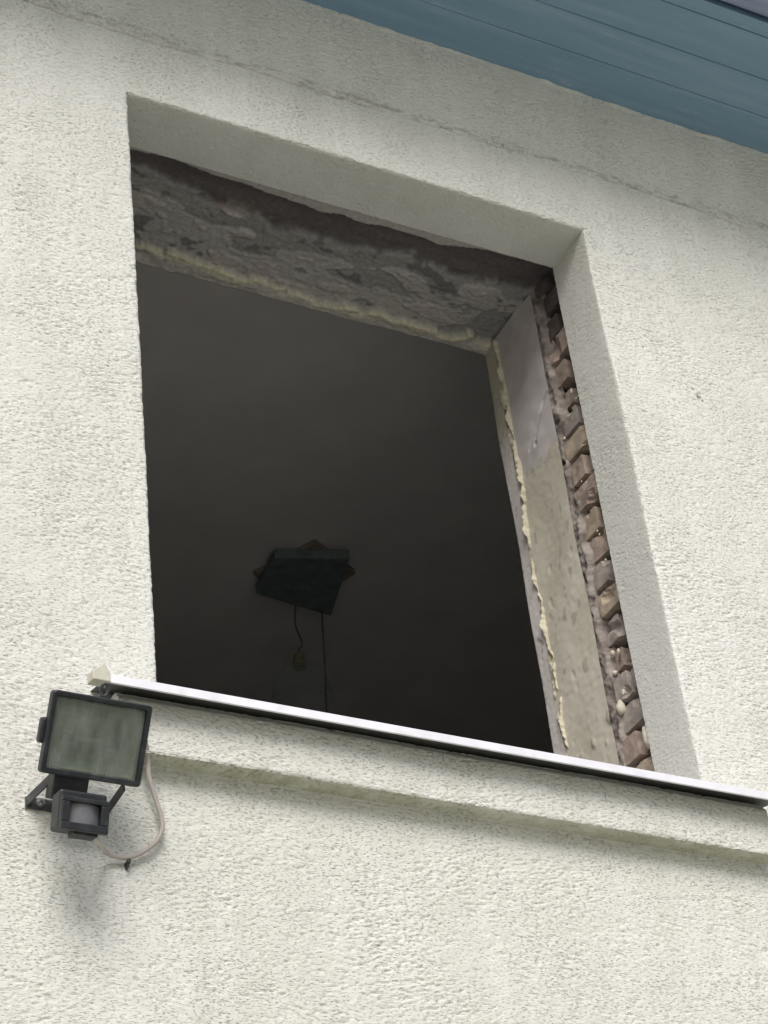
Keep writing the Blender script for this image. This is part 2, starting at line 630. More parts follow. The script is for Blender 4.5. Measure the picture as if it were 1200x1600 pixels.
# the rest of the same wall, outside the picture
bm = bmesh.new()
for (x0, x1, z0, z1, y0, y1) in ((-4, XL, 0, ZK, 0, 0), (XR, 6, 0, ZK, 0, 0), (XL, XR, 0, ZL, 0, 0),
                                 (-4, XL, ZK, ZH, 0, -(ZH - ZK) * TILT), (XR, 6, ZK, ZH, 0, -(ZH - ZK) * TILT)):
    vs_ = [bm.verts.new(q) for q in ((x0, y0, z0), (x1, y0, z0), (x1, y1, z1), (x0, y1, z1))]
    bm.faces.new(vs_)
bm_obj('facade', bm, MAT['stucco'], house)
# masonry body of the wall round the opening
bm = bmesh.new()
bbox(bm, -4, -.012, .012, DW, 0, 6.0)
bbox(bm, W + .075, 6, .012, DW, 0, 6.0)
bbox(bm, -.012, W + .075, .012, DW, 0, ZB - .01)
bbox(bm, -.012, W + .075, .012, DW - .02, ZT + .075, 6.0)
bm_obj('masonry', bm, MAT['masonry'], house)

# --- rendered band under the sill
BX0, BX1, BZ0, BZ1, BY = -.09, 1.180, 3.455, 3.563, -.043
bx = seg(BX0, BX1, DX)
front = seg(BZ0, BZ1, DZ)
und = np.linspace(.004, BY, 19)
nb = len(bx)
dB = stucco(len(front), nb, DZ, DX, 60)
dU = stucco(len(und), nb, .0026, DX, 61, .5)
ch = chip(nb, DX, 62)
eB = dB[0] * .5 + .4 * ch - .0018
dB += (eB - dB[0])[None] * fall(front - BZ0)[:, None]
eU = dU[-1] * .5 + .4 * chip(nb, DX, 64) - .0018
dU += (eU - dU[-1])[None] * fall(und - BY)[:, None]
A = np.zeros((len(und) + len(front), nb, 3))
A[..., 0] = bx[None]
A[:len(und), :, 1] = und[:, None] - eB[None] * fall(und - BY)[:, None]
A[:len(und), :, 2] = BZ0 - dU
A[len(und):, :, 1] = BY - dB + .010 * sstep(BZ1 - .016, BZ1, front)[:, None]
A[len(und):, :, 2] = front[:, None] - eU[None] * fall(front - BZ0)[:, None]
# ends turn back to the wall
V = [A.reshape(-1, 3)]
F = [grid_faces(A.shape[0], nb, 0)]
off = A.shape[0] * nb
for col_, sgn in ((0, -1), (nb - 1, 1)):
    e = A[len(und):, col_]
    ys = np.linspace(0, 1, 14)
    dE = stucco(len(front), 14, DZ, .0026, 66 + col_, .8)
    E_ = np.zeros((len(front), 14, 3))
    E_[..., 0] = e[:, 0][:, None] + sgn * dE * np.sin(np.pi * np.clip(ys * 1.0, 0, .5))[None]
    E_[..., 1] = e[:, 1][:, None] * (1 - ys)[None] + .004 * ys[None]
    E_[..., 2] = e[:, 2][:, None]
    f = grid_faces(len(front), 14, off)
    V.append(E_.reshape(-1, 3)); F.append(f if sgn > 0 else f[:, ::-1]); off += E_.size // 3
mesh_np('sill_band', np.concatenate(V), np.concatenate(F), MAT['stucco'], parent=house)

# --- metal sill: bent sheet with a drip lip, slightly uneven
SX0, SX1, SY = -.1204, W + .1204, -.085
SZ = 3.5444
bm = bmesh.new()
prof = [(SY, SZ), (SY, SZ + .0150), (.0, SZ + .0360), (.19, SZ + .0500), (.19, SZ + .0485), (.0, SZ + .0343), (SY + .0016, SZ + .0137), (SY + .0016, SZ + .0012), (SY + .004, SZ + .0012), (SY + .004, SZ)]
nseg = 24
rows = []
for i in range(nseg + 1):
    x = SX0 + (SX1 - SX0) * i / nseg
    wob = .0007 * noise.noise(Vector((x * 3.1, .3, 0)))
    rows.append([bm.verts.new((x, y + wob, z + .8 * wob)) for (y, z) in prof])
for a, b in zip(rows, rows[1:]):
    for k in range(len(prof)):
        k2 = (k + 1) % len(prof)
        bm.faces.new((a[k], a[k2], b[k2], b[k]))
bm.faces.new(rows[0]); bm.faces.new(rows[-1][::-1])
sill = bm_obj('window_sill', bm, MAT['sill'], house, label='pale bent aluminium window sill with a narrow drip lip')
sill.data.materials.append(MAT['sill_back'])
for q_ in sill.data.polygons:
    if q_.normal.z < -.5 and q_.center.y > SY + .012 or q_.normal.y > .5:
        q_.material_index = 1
for sgn, xe in ((-1, SX0), (1, SX1)):
    bm = bmesh.new()
    pts = [(0, -.001), (.030, -.001), (.030, .016), (.009, .034), (.004, .022), (.0, .0155)]
    yy = SY - .002
    prism(bm, [(xe + sgn * a, yy, SZ + b) for a, b in pts], (0, .026, .004))
    bm_obj('end_cap', bm, MAT['cap'], sill, bevel=.002)

# --- eaves: boards along the wall, gutter beyond
eaves = empty('eaves', (0, 0, 0), parent=house)
edges = [.03, -.1325, -.2345, -.342, -.378]
gaps = [-.0004, .0024, .0011]
for i in range(4):
    y1, y0 = edges[i], edges[i + 1]
    g0 = gaps[i] if i < 3 else 0.0
    zz = ZE + (.0, .0012, -.001, .001)[i]
    bm = bmesh.new()
    nn = 60
    vsr = []
    for k in range(nn + 1):
        x = -4 + 10 * k / nn
        wz = .0015 * noise.noise(Vector((x * 1.3, i * 7.1, 0)))
        wy = .0012 * noise.noise(Vector((x * .9, i * 5.3 + 40, 0)))
        b_ = (.0006, .0018, .001, .001)[i]
        vsr.append([bm.verts.new(q) for q in ((x, y0 + g0 + wy, zz + b_ + wz), (x, y0 + g0 + b_ + wy, zz + wz), (x, y1 - b_, zz + wz), (x, y1, zz + b_ + wz), (x, y1, zz + .02), (x, y0 + g0 + wy, zz + .02))])
    for a, b in zip(vsr, vsr[1:]):
        for k in range(6):
            bm.faces.new((a[k], a[(k + 1) % 6], b[(k + 1) % 6], b[k]))
    bm.faces.new(vsr[0]); bm.faces.new(vsr[-1][::-1])
    bm_obj('soffit_board', bm, MAT['board'], eaves)
box_obj('soffit_backing', -4, 6, -.375, .3, ZE + .026, ZE + .05, MAT['brown'], eaves)
bm = bmesh.new()                                     # half-round gutter, hollow
out, inn = [], []
for k in range(13):
    a = math.pi * k / 12
    out.append((-.412 + .032 * math.cos(a), ZE + .045 - .055 * math.sin(a)))
    inn.append((-.412 + .029 * math.cos(a), ZE + .045 - .052 * math.sin(a)))
loop = out + inn[::-1]
A = [bm.verts.new((-4, y, z)) for y, z in loop]
B = [bm.verts.new((6, y, z)) for y, z in loop]
for k in range(len(loop)):
    k2 = (k + 1) % len(loop)
    bm.faces.new((A[k], B[k], B[k2], A[k2]))
bm_obj('gutter', bm, MAT['gutter'], eaves, smooth=True)
bm = bmesh.new()                                     # roof slab over everything
prism(bm, [(-4, -.40, ZE + .07), (-4, -.40, ZE + .11), (-4, 5, ZE + 2.2), (-4, 5, ZE + .6), (-4, .35, ZE + .3)], (10, 0, 0))
bm_obj('roof', bm, MAT['brown'], house)
# fascia behind the gutter
box_obj('fascia_board', -4, 6, -.3785, -.362, ZE + .0255, ZE + .10, MAT['board'], eaves)

# --- lintel underside between the reveal and the room
lx = np.linspace(-.02, W + .072, 300)
ly = np.linspace(DR - .006, DW, 96)
LX, LY = np.meshgrid(lx, ly)
dl = (lx[1] - lx[0], ly[1] - ly[0])
q1 = field(len(ly), len(lx), dl[1], dl[0], .004, .006, 101)
q2 = field(len(ly), len(lx), dl[1], dl[0], .012, .03, 102)
q3 = field(len(ly), len(lx), dl[1], dl[0], .03, .09, 103)
e1 = DR + .006 + .022 * sstep(.15, .45, lx) * (1 - sstep(.82, .92, lx)) + .003 * field(1, len(lx), 1, dl[0], 1, .02, 104)[0]
e2 = .222 + .030 * sstep(.1, .5, lx) - .030 * sstep(.75, 1., lx) + .012 * field(1, len(lx), 1, dl[0], 1, .05, 105)[0] + .003 * field(1, len(lx), 1, dl[0], 1, .012, 106)[0]
e3 = .405 + .012 * sstep(.25, .5, lx) + .006 * field(1, len(lx), 1, dl[0], 1, .02, 107)[0] - .022 * (1 - sstep(.08, .2, lx))
s1 = sstep(-.002, .002, LY - e1[None])
s2 = sstep(-.009, .009, LY - e2[None] - .003 * q1 - .006 * q2)
s3 = sstep(-.0015, .0015, LY - e3[None] - .003 * q1)
layer = sstep(-.05, .05, q3 * .9 + .4 * q2 + .10 * q1 - .15 - .8 * sstep(.02, -.02, LY - e2[None] - .03))     # plaster skin still sticking
layer2 = sstep(-.04, .04, .7 * q2 + .7 * q3 + .15 * q1 - 1.25)
fine_ = field(len(ly), len(lx), dl[1], dl[0], .0022, .0026, 109)
h = (.002 * (1 - s1) + s1 * (1 - s2) * (.028 + .0020 * q2 + .0006 * q1)
     + s2 * (1 - s3) * (.018 + .0010 * q2 + .0004 * q1 + .0005 * fine_ - .0040 * layer - .0045 * layer2) + s3 * (-.003 + .0015 * q2 + .0008 * q1 + .0005 * fine_))
c_strip = np.array([.44, .40, .38]); c_dark = np.array([.135, .12, .118]); c_rust = np.array([.17, .13, .115])
c_grey = np.array([.31, .305, .285]); c_skin = np.array([.43, .41, .38]); c_pink = np.array([.46, .41, .385])
c_foam = np.array([.66, .61, .46]); c_pl = np.array([.52, .49, .44])


def lerp(a, b, f):
    return a + (b - a) * f[..., None]


P_ = np.broadcast_to(c_strip, LX.shape + (3,))
pd = lerp(c_dark, c_rust, sstep(.1, .9, q3 + .3 * q2))
pg = lerp(c_grey, c_skin, layer)
pg = lerp(pg, c_pink, layer2)
pg = lerp(pg, np.array([.16, .155, .15]), .8 * sstep(1.3, 1.7, -q2 + .5 * q1))
pf = lerp(c_foam, c_pl, sstep(.35, .5, (LY - e3[None]) / (DW - e3[None]) + .25 * q2 * .6))
P_ = lerp(P_, pd, s1); P_ = lerp(P_, pg, s2); P_ = lerp(P_, pf, s3)
V = np.stack([LX, LY, ZT + h], -1)
nly = len(ly)
up_ = V[-1:].copy()
up_[..., 2] = ZT + .12
V = np.concatenate([V, up_], 0)
P_ = np.concatenate([P_, P_[-1:]], 0)
lintel = mesh_np('lintel', V.reshape(-1, 3), grid_faces(nly + 1, len(lx)), MAT['inner'], colors=P_.reshape(-1, 3), parent=house, label='bare grey and brown underside of the lintel above the opening')

# --- right jamb behind the reveal
jamb = empty('jamb', (W, DR, ZB), parent=house, label='broken open masonry jamb with bare bricks and old plaster')


def J(o):
    o.matrix_parent_inverse = Matrix.Translation((-W, -DR, -ZB))
    return o


def jamb_sheet(name, y0, y1, z0, z1, dy, dz, fn, matl, label=None):
    ys, zz = np.linspace(y0, y1, max(3, int((y1 - y0) / dy))), np.linspace(z0, z1, max(3, int((z1 - z0) / dz)))
    Y, Zz = np.meshgrid(ys, zz)
    Vv, cc = fn(Y, Zz, ys, zz)
    return J(mesh_np(name, Vv.reshape(-1, 3), grid_faces(len(zz), len(ys)), matl, colors=cc.reshape(-1, 3), parent=jamb, label=label))


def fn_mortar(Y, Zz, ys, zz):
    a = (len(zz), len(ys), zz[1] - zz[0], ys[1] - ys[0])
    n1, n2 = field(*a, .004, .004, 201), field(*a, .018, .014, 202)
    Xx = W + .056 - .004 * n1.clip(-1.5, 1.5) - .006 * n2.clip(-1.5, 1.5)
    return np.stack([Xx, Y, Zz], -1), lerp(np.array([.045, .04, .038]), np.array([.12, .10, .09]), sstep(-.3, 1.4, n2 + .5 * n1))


jamb_sheet('mortar_bed', .10, .262, ZB - .02, ZT + .06, .0035, .0035, fn_mortar, MAT['inner'])


def fn_edge(Y, Zz, ys, zz):
    a = (len(zz), len(ys), zz[1] - zz[0], ys[1] - ys[0])
    n1, n2, n3 = field(*a, .0030, .0030, 211), field(*a, .02, .01, 212), field(*a, .008, .006, 215)
    left = .226 + .005 * field(len(zz), 1, zz[1] - zz[0], 1, .012, 1, 213) + .004 * field(len(zz), 1, zz[1] - zz[0], 1, .045, 1, 214)
    s = sstep(-.008, .006, Y - left)
    Xx = W + .006 + .016 * (1 - s) - .0010 * n1.clip(-1.5, 1.8) - .0012 * n3
    Xx += .006 * sstep(1.2, 1.9, -n3)
    return np.stack([Xx, Y, Zz], -1), lerp(np.array([.20, .17, .15]), np.array([.34, .30, .27]), sstep(-1.2, 1.2, n1 * .4 + n3 * .5 + n2 * .6))


jamb_sheet('mortar_edge', .208, .256, ZB - .02, ZT + .02, .0024, .0026, fn_edge, MAT['inner'])

ZSEAM = 4.605


def fn_up(Y, Zz, ys, zz):
    a = (len(zz), len(ys), zz[1] - zz[0], ys[1] - ys[0])
    n1, n2 = field(*a, .012, .012, 221), field(*a, .06, .05, 222)
    Xx = W + .001 - .0005 * n1 - .0012 * n2
    # two hair cracks and a screw hole
    for (ya, za, yb, zb_) in ((.262, 4.735, .315, 4.665), (.30, 4.69, .345, 4.652), (.262, 4.735, .246, 4.742)):
        tt = np.clip(((Y - ya) * (yb - ya) + (Zz - za) * (zb_ - za)) / ((yb - ya) ** 2 + (zb_ - za) ** 2), 0, 1)
        dd = np.hypot(Y - ya - tt * (yb - ya) + .0015 * n1, Zz - za - tt * (zb_ - za))
        Xx += .006 * np.exp(-(dd / .0018) ** 2)
    dd = np.hypot((Y - .318), (Zz - 4.652) * .7)
    Xx += .008 * np.exp(-(dd / .0035) ** 2)
    back = .001
    return np.stack([Xx + back, Y, Zz], -1), lerp(np.array([.545, .49, .475]), np.array([.61, .56, .54]), sstep(-1, 1, n2 + .3 * n1))


def fn_lo(Y, Zz, ys, zz):
    a = (len(zz), len(ys), zz[1] - zz[0], ys[1] - ys[0])
    n1, n2, n3 = field(*a, .004, .004, 231), field(*a, .05, .03, 232), field(*a, .009, .005, 233)
    low = sstep(4.1, 3.8, Zz)
    Xx = W - .0015 - .0002 * n1 - .0010 * n2 - .0020 * low * np.clip(n3 - 1.2, 0, 1.5) + .0014 * np.clip(-n3 - 1.8, 0, 1)
    cc = lerp(np.array([.58, .54, .44]), np.array([.64, .60, .50]), sstep(-1, 1, n2))
    cc = lerp(cc, np.array([.33, .315, .24]), .6 * sstep(1.5, 2.1, n3 + .25 * n2))
    back = .0008 * field(*a, .006, .006, 236) * sstep(.02, 0, zz[-1] - Zz)
    return np.stack([Xx + back, Y, Zz], -1), cc


jamb_sheet('plaster_panel', .238, .412, ZSEAM - .02, ZT + .012, .0035, .0035, fn_up, MAT['fine'], label='smooth lilac grey upper plaster panel')
jamb_sheet('plaster_panel', .236, .412, ZB - .02, ZSEAM - .002, .0035, .0035, fn_lo, MAT['fine'], label='cream spotted lower plaster panel')


def fn_inner(Y, Zz, ys, zz):
    a = (len(zz), len(ys), zz[1] - zz[0], ys[1] - ys[0])
    n1, n2, n3 = field(*a, .003, .003, 241), field(*a, .05, .02, 242), field(*a, .006, .005, 243)
    s = (Y - ys[0]) / (ys[-1] - ys[0])
    Xx = W - .003 + .010 * np.clip((s - .85) / .15, 0, 1) ** 2.2 - .0005 * n2 - .0002 * n1 + .0014 * np.clip(n3 - 1.8, 0, 1)
    Xx += .0010 * field(len(zz), 1, zz[1] - zz[0], 1, .10, 1, 245)
    cc = lerp(np.array([.68, .635, .60]), np.array([.75, .705, .665]), sstep(-1, 1, n2))
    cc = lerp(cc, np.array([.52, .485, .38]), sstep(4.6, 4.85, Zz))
    cc = lerp(cc, np.array([.30, .26, .23]), .6 * sstep(1.7, 2.3, n3))
    return np.stack([Xx, Y, Zz], -1), cc


jamb_sheet('plaster_edge', .404, DW + .001, ZB - .02, ZT + .004, .0024, .003, fn_inner, MAT['fine'])
# back of the edge: returns to the inner wall
# --- cream foam squeezed out along the seam
def fn_foam(Y, Zz, ys, zz):
    a = (len(zz), len(ys), zz[1] - zz[0], ys[1] - ys[0])
    dz_ = zz[1] - zz[0]
    n1, n2 = field(*a, .0026, .0022, 251), field(*a, .009, .004, 252)
    g1, g2, g3 = (field(len(zz), 1, dz_, 1, l_, 1, sd_) for l_, sd_ in ((.003, 253), (.017, 254), (.06, 255)))
    big = .45 + .55 * sstep(4.70, 4.60, Zz)
    outer = .3935 - big * (.0008 * g1 + .0016 * g2 + .006 * np.clip(g2 - .7, 0, 1.6) + .0025 * g3)          # ragged lip over the plaster
    inner_ = .4075 + .0015 * g2 + .0015 * g3
    s_ = sstep(-.0012, .0016, Y - outer) * (1 - sstep(-.004, .006, Y - inner_))
    lip = np.exp(-((Y - outer - .004) / .0045) ** 2)
    Xx = W + .006 - s_ * (.0095 + .0035 * big * lip * (1 + .6 * n2) + .0018 * n2 + .0009 * n1)
    cc = lerp(np.array([.50, .455, .33]), np.array([.64, .59, .455]), sstep(-1, 1.2, n2 + .6 * n1))
    return np.stack([Xx, Y, Zz], -1), cc


jamb_sheet('foam_seam', .380, .420, ZB - .01, ZT - .002, .0016, .0022, fn_foam, MAT['fine'], label='ragged cream foam squeezed out along the plaster edge')

# --- bare bricks, one by one
def brick_mat(name, col, dark):
    return simple(name, col, .93, var=.25, scale=38, bmp=.5, bscale=230, dirt=dark, dscale=28)


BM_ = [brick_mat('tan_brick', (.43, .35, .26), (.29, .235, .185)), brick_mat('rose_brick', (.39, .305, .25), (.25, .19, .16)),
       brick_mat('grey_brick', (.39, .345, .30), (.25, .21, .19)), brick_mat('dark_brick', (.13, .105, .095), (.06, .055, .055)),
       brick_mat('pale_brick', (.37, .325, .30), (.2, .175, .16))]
rng = random.Random(11)


def brick(y0, y1, z0, z1, face, mt, seed, rough=1.0):
    bm = bmesh.new()
    bbox(bm, 0, .05, -.5, .5, -.5, .5)
    bmesh.ops.subdivide_edges(bm, edges=bm.edges[:], cuts=8, use_grid_fill=True)
    hy, hz = (y1 - y0), (z1 - z0)
    sl = rng.uniform(-.06, .06)
    for v in bm.verts:
        x, y, z = v.co
        ry = 1 - .03 * abs(z * 2) ** 6
        rz = 1 - .04 * abs(y * 2) ** 6
        co = Vector((x, y * hy * ry, z * hz * rz + sl * y * hy))
        wv = Vector((co.x * 1.0, co.y, co.z)) * 26 + Vector((seed * 3.7, seed * 1.3, 0))
        n_ = noise.noise_vector(wv)
        n2_ = noise.noise_vector(wv * 2.9)
        n0_ = noise.noise_vector(wv * .45)
        co += Vector((.0014 * n0_.x, .0012 * n0_.y, .0010 * n0_.z)) * rough
        cr = noise.noise(wv * .8 + Vector((9.1, 0, 4)))
        if cr > .34 and x < .03:
            co.x += .014 * (cr - .25) / .3                # spalled corner
        co += Vector((.0009 * n_.x + .0012 * n2_.x, .0014 * n_.y + .0014 * n2_.y, .0008 * n_.z + .0010 * n2_.z)) * rough
        v.co = co + Vector((W + face, (y0 + y1) / 2, (z0 + z1) / 2))
    o = bm_obj('brick', bm, mt, jamb, smooth=False)
    return J(o)


pitch = .0685
zq = 4.5254 - 14 * pitch
k = 0
while zq < ZT + .03:
    z0, z1 = zq + rng.uniform(.006, .010), zq + pitch - rng.uniform(.006, .009)
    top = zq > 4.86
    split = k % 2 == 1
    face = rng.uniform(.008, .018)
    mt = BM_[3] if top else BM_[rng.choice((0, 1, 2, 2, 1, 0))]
    if 4.60 < zq < 4.66:
        mt = BM_[1]
    hole = 4.63 < zq < 4.70 or 3.97 < zq < 4.04
    if hole:
        brick(.186, .221 + rng.uniform(-.004, .004), z0 + .006, z1 - .006, face + .012, BM_[1], k * 2, 1.6)
    elif split:
        yc = rng.uniform(.166, .176)
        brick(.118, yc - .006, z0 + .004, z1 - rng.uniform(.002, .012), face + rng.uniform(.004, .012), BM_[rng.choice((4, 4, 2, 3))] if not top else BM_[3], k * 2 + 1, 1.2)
        brick(yc + .004, .226 + rng.uniform(-.008, .005), z0, z1, face, mt, k * 2)
    else:
        brick(.118, .224 + rng.uniform(-.010, .006), z0, z1, face, mt, k * 2)
    zq += pitch
    k += 1
# pale foam and mortar droplets left on the bricks
for (yq, zz_, ra, st) in ((.214, 3.905, .0115, 1.5), (.195, 3.93, .006, 1.3), (.205, 4.028, .0065, 1.0), (.21, 3.985, .0065, .9), (.186, 4.02, .005, 1.4), (.150, 3.80, .010, 2.6),
                          (.176, 4.315, .0028, 1), (.172, 4.303, .0026, 1), (.196, 4.46, .0024, 1), (.18, 4.445, .0028, 1), (.185, 4.54, .003, 1.2), (.226, 4.60, .004, 1), (.15, 4.66, .003, 1), (.158, 4.66, .0026, 1.0), (.17, 4.69, .0035, 2.0), (.168, 4.235, .003, 1.2), (.15, 3.97, .003, 1.0)):
    bm = bmesh.new()
    bmesh.ops.create_icosphere(bm, subdivisions=2, radius=1, matrix=Matrix.Translation((W + .011, yq, zz_)) @ Matrix.Diagonal((ra * .8, ra, ra * st, 1)))
    for v in bm.verts:
        v.co += ra * .35 * noise.noise_vector(v.co * 90)
    J(bm_obj('foam_droplet', bm, MAT['foam_white'], jamb, smooth=True))

# ------------------------------------------------------------------ room behind
ZC = 5.35
bm = bmesh.new()
bbox(bm, -1.6, 4.2, DW - .01, 5.2, ZC, ZC + .1)
bm_obj('ceiling', bm, MAT['plaster_in'], kind='structure')
bm = bmesh.new()
bbox(bm, -1.6, 4.2, DW - .01, 5.2, 2.6, 2.7)
bm_obj('room_floor', bm, MAT['floor'], kind='structure')
bm = bmesh.new()
bbox(bm, -1.6, 4.2, 5.0, 5.2, 2.7, ZC)
bbox(bm, -1.6, -1.4, DW, 5.0, 2.7, ZC)
bbox(bm, 4.0, 4.2, DW, 5.0, 2.7, ZC)
bbox(bm, -1.4, -.012, DW, DW + .012, 2.7, ZC)
bbox(bm, W + .02, 4.0, DW + .002, DW + .012, 2.7, ZC)
bbox(bm, -.012, W + .02, DW, DW + .012, 2.7, ZB - .02)
bbox(bm, -.012, W + .02, DW + .002, DW + .012, ZT + .012, ZC)
bm_obj('room_walls', bm, MAT['room_wall'], kind='structure')

# ------------------------------------------------------------------ pendant lamp on the ceiling
pend = empty('pendant_lamp', (1.29, 1.82, ZC), label='dark square ceiling plate with hanging cords inside the dim room', cat='pendant lamp')


def Pm(o):
    o.matrix_parent_inverse = Matrix.Translation((-1.29, -1.82, -ZC))
    return o


bm = bmesh.new()
prism(bm, [(1.146, 1.845, ZC - .016), (1.248, 1.644, ZC - .016), (1.429, 1.744, ZC - .016), (1.35, 1.95, ZC - .016)], (0, 0, .016))
Pm(bm_obj('mounting_board', bm, MAT['brown'], pend, bevel=.003))
bm = bmesh.new()
prism(bm, [(1.149, 1.707, 5.30), (1.353, 1.640, 5.30), (1.431, 1.921, 5.30), (1.172, 1.887, 5.30)], (0, 0, .033))
plate = Pm(bm_obj('ceiling_plate', bm, MAT['teal'], pend, bevel=.003))
bm = bmesh.new()
bmesh.ops.create_cone(bm, cap_ends=True, segments=10, radius1=.003, radius2=.003, depth=.02, matrix=Matrix.Translation((1.298, 1.817, 5.292)))
Pm(bm_obj('screw', bm, MAT['steel'], pend))
bm = bmesh.new()
tube(bm, spline([(1.308, 1.905, 5.302), (1.309, 1.92, 5.245), (1.333, 1.935, 5.195), (1.322, 1.935, 5.17), (1.318, 1.935, 5.15)], 8), .0026, 8)
Pm(bm_obj('cord', bm, MAT['cord'], pend, smooth=True))
bm = bmesh.new()
tube(bm, spline([(1.396, 1.91, 5.302), (1.397, 1.92, 5.22), (1.398, 1.933, 5.106), (1.39, 1.933, 4.97), (1.395, 1.933, 4.85)], 8), .0024, 8)
Pm(bm_obj('cord', bm, MAT['cord'], pend, smooth=True))
bm = bmesh.new()
bmesh.ops.create_cone(bm, cap_ends=True, segments=20, radius1=.02, radius2=.014, depth=.045, matrix=Matrix.Translation((1.318, 1.935, 5.128)))
Pm(bm_obj('lamp_holder', bm, MAT['orange'], pend, smooth=False))
bm = bmesh.new()
prof = [(.022, 5.108), (.05, 5.095), (.075, 5.065), (.085, 5.03), (.088, 4.995)]
rings = [[bm.verts.new((1.318 + r * math.cos(a), 1.935 + r * math.sin(a), z)) for a in [2 * math.pi * q / 28 for q in range(28)]] for r, z in prof]
for a, b in zip(rings, rings[1:]):
    for q in range(28):
        bm.faces.new((a[q], a[(q + 1) % 28], b[(q + 1) % 28], b[q]))
sh = Pm(bm_obj('glass_shade', bm, MAT['shade'], pend, smooth=True))
so = sh.modifiers.new('thick', 'SOLIDIFY')
so.thickness = .003

# ------------------------------------------------------------------ floodlight with motion sensor
LC = Vector((-.1639, -.13, 3.4072))
ta = R_(30.4)
lamp = empty('floodlight', (-.176, 0, 3.36), label='black floodlight with motion sensor and dusty glass, bracketed to the wall below the sill', cat='floodlight')
# local frame: x = along wall, y = backwards into the lamp, z = up along the glass
LM = Matrix.Translation(LC) @ Matrix(((1, 0, 0), (0, math.cos(ta), -math.sin(ta)), (0, math.sin(ta), math.cos(ta)))).to_4x4()


def L(o):
    o.matrix_parent_inverse = Matrix.Translation((.176, 0, -3.36))
    return o


hw, hh = .0801, .0625
# housing: tapered cast shell, open to the front behind the glass (hollow)
bm = bmesh.new()


def ring(x, z, y, c=.006):
    return [bm.verts.new(LM @ Vector(q)) for q in ((-x + c, y, -z), (x - c, y, -z), (x, y, -z + c), (x, y, z - c), (x - c, y, z), (-x + c, y, z), (-x, y, z - c), (-x, y, -z + c))]


rs = [ring(hw - .004, hh - .004, .012), ring(hw - .006, hh - .006, .030), ring(.060, .044, .068, .012), ring(.044, .030, .080, .012)]
for a, b in zip(rs, rs[1:]):
    for q in range(8):
        bm.faces.new((a[q], a[(q + 1) % 8], b[(q + 1) % 8], b[q]))
bm.faces.new(rs[-1])
housing = L(bm_obj('housing', bm, MAT['black'], lamp, bevel=.0015))
hs = housing.modifiers.new('thick', 'SOLIDIFY')
hs.thickness = .0025
hs.offset = 0
# cooling fins on the back
for q in range(5):
    x = -.036 + q * .018
    bm = bmesh.new()
    bbox(bm, x - .0015, x + .0015, .060, .088, -.030, .030, LM)
    L(bm_obj('cooling_fin', bm, MAT['black'], lamp))
# front frame with rounded corners
bm = bmesh.new()


def rr(x, z, y, c, n=5):
    o = []
    for (sx, sz, a0) in ((1, 1, 0), (-1, 1, 90), (-1, -1, 180), (1, -1, 270)):
        for q in range(n):
            a = R_(a0 + 90 * q / (n - 1))
            o.append(bm.verts.new(LM @ Vector((sx * (x - c) + c * math.cos(a), y, sz * (z - c) + c * math.sin(a)))))
    return o


loops = [rr(hw, hh, .016, .006), rr(hw, hh, .002, .006), rr(hw - .002, hh - .002, 0, .005), rr(hw - .0075, hh - .0075, .0005, .003), rr(hw - .0085, hh - .0085, .006, .003), rr(hw - .0085, hh - .0085, .014, .003)]
for a, b in zip(loops, loops[1:]):
    n_ = len(a)
    for q in range(n_):
        bm.faces.new((a[q], a[(q + 1) % n_], b[(q + 1) % n_], b[q]))
a, b = loops[-1], loops[0]
for q in range(len(a)):
    bm.faces.new((a[q], a[(q + 1) % len(a)], b[(q + 1) % len(a)], b[q]))
frame = L(bm_obj('front_frame', bm, MAT['black'], lamp))
bm = bmesh.new()
bbox(bm, -hw + .0078, hw - .0078, .0065, .0095, -hh + .0078, hh - .0078, LM)
L(bm_obj('front_glass', bm, MAT['glass'], lamp))
# reflector: folded sheet, curved top and bottom, flat cheeks
bm = bmesh.new()
xa, xb = hw - .011, hw - .032
rows = []
for q in range(13):
    a = -1 + 2 * q / 12
    z = a * (hh - .011)
    y = .052 - .040 * abs(a) ** 2.6
    xx = xb + (xa - xb) * (1 - (y - .012) / .04)
    rows.append((bm.verts.new(LM @ Vector((-xx, y, z))), bm.verts.new(LM @ Vector((xx, y, z))), bm.verts.new(LM @ Vector((-xa, .012, z))), bm.verts.new(LM @ Vector((xa, .012, z)))))
for a, b in zip(rows, rows[1:]):
    bm.faces.new((a[0], a[1], b[1], b[0]))
    bm.faces.new((a[2], a[0], b[0], b[2]))
    bm.faces.new((a[1], a[3], b[3], b[1]))
refl = L(bm_obj('reflector', bm, MAT['reflector'], lamp, smooth=False))
# halogen tube and its two ceramic ends
bm = bmesh.new()
tube(bm, [LM @ Vector((-.030, .026, -.004)), LM @ Vector((.030, .026, -.004))], .0052, 12)
L(bm_obj('halogen_tube', bm, MAT['tube'], lamp, smooth=True))
for x0, x1 in ((-.048, -.030), (.022, .047)):
    bm = bmesh.new()
    bbox(bm, x0, x1, .020, .034, -.010, .003, LM)
    L(bm_obj('lamp_end', bm, MAT['ceramic'], lamp, bevel=.002))
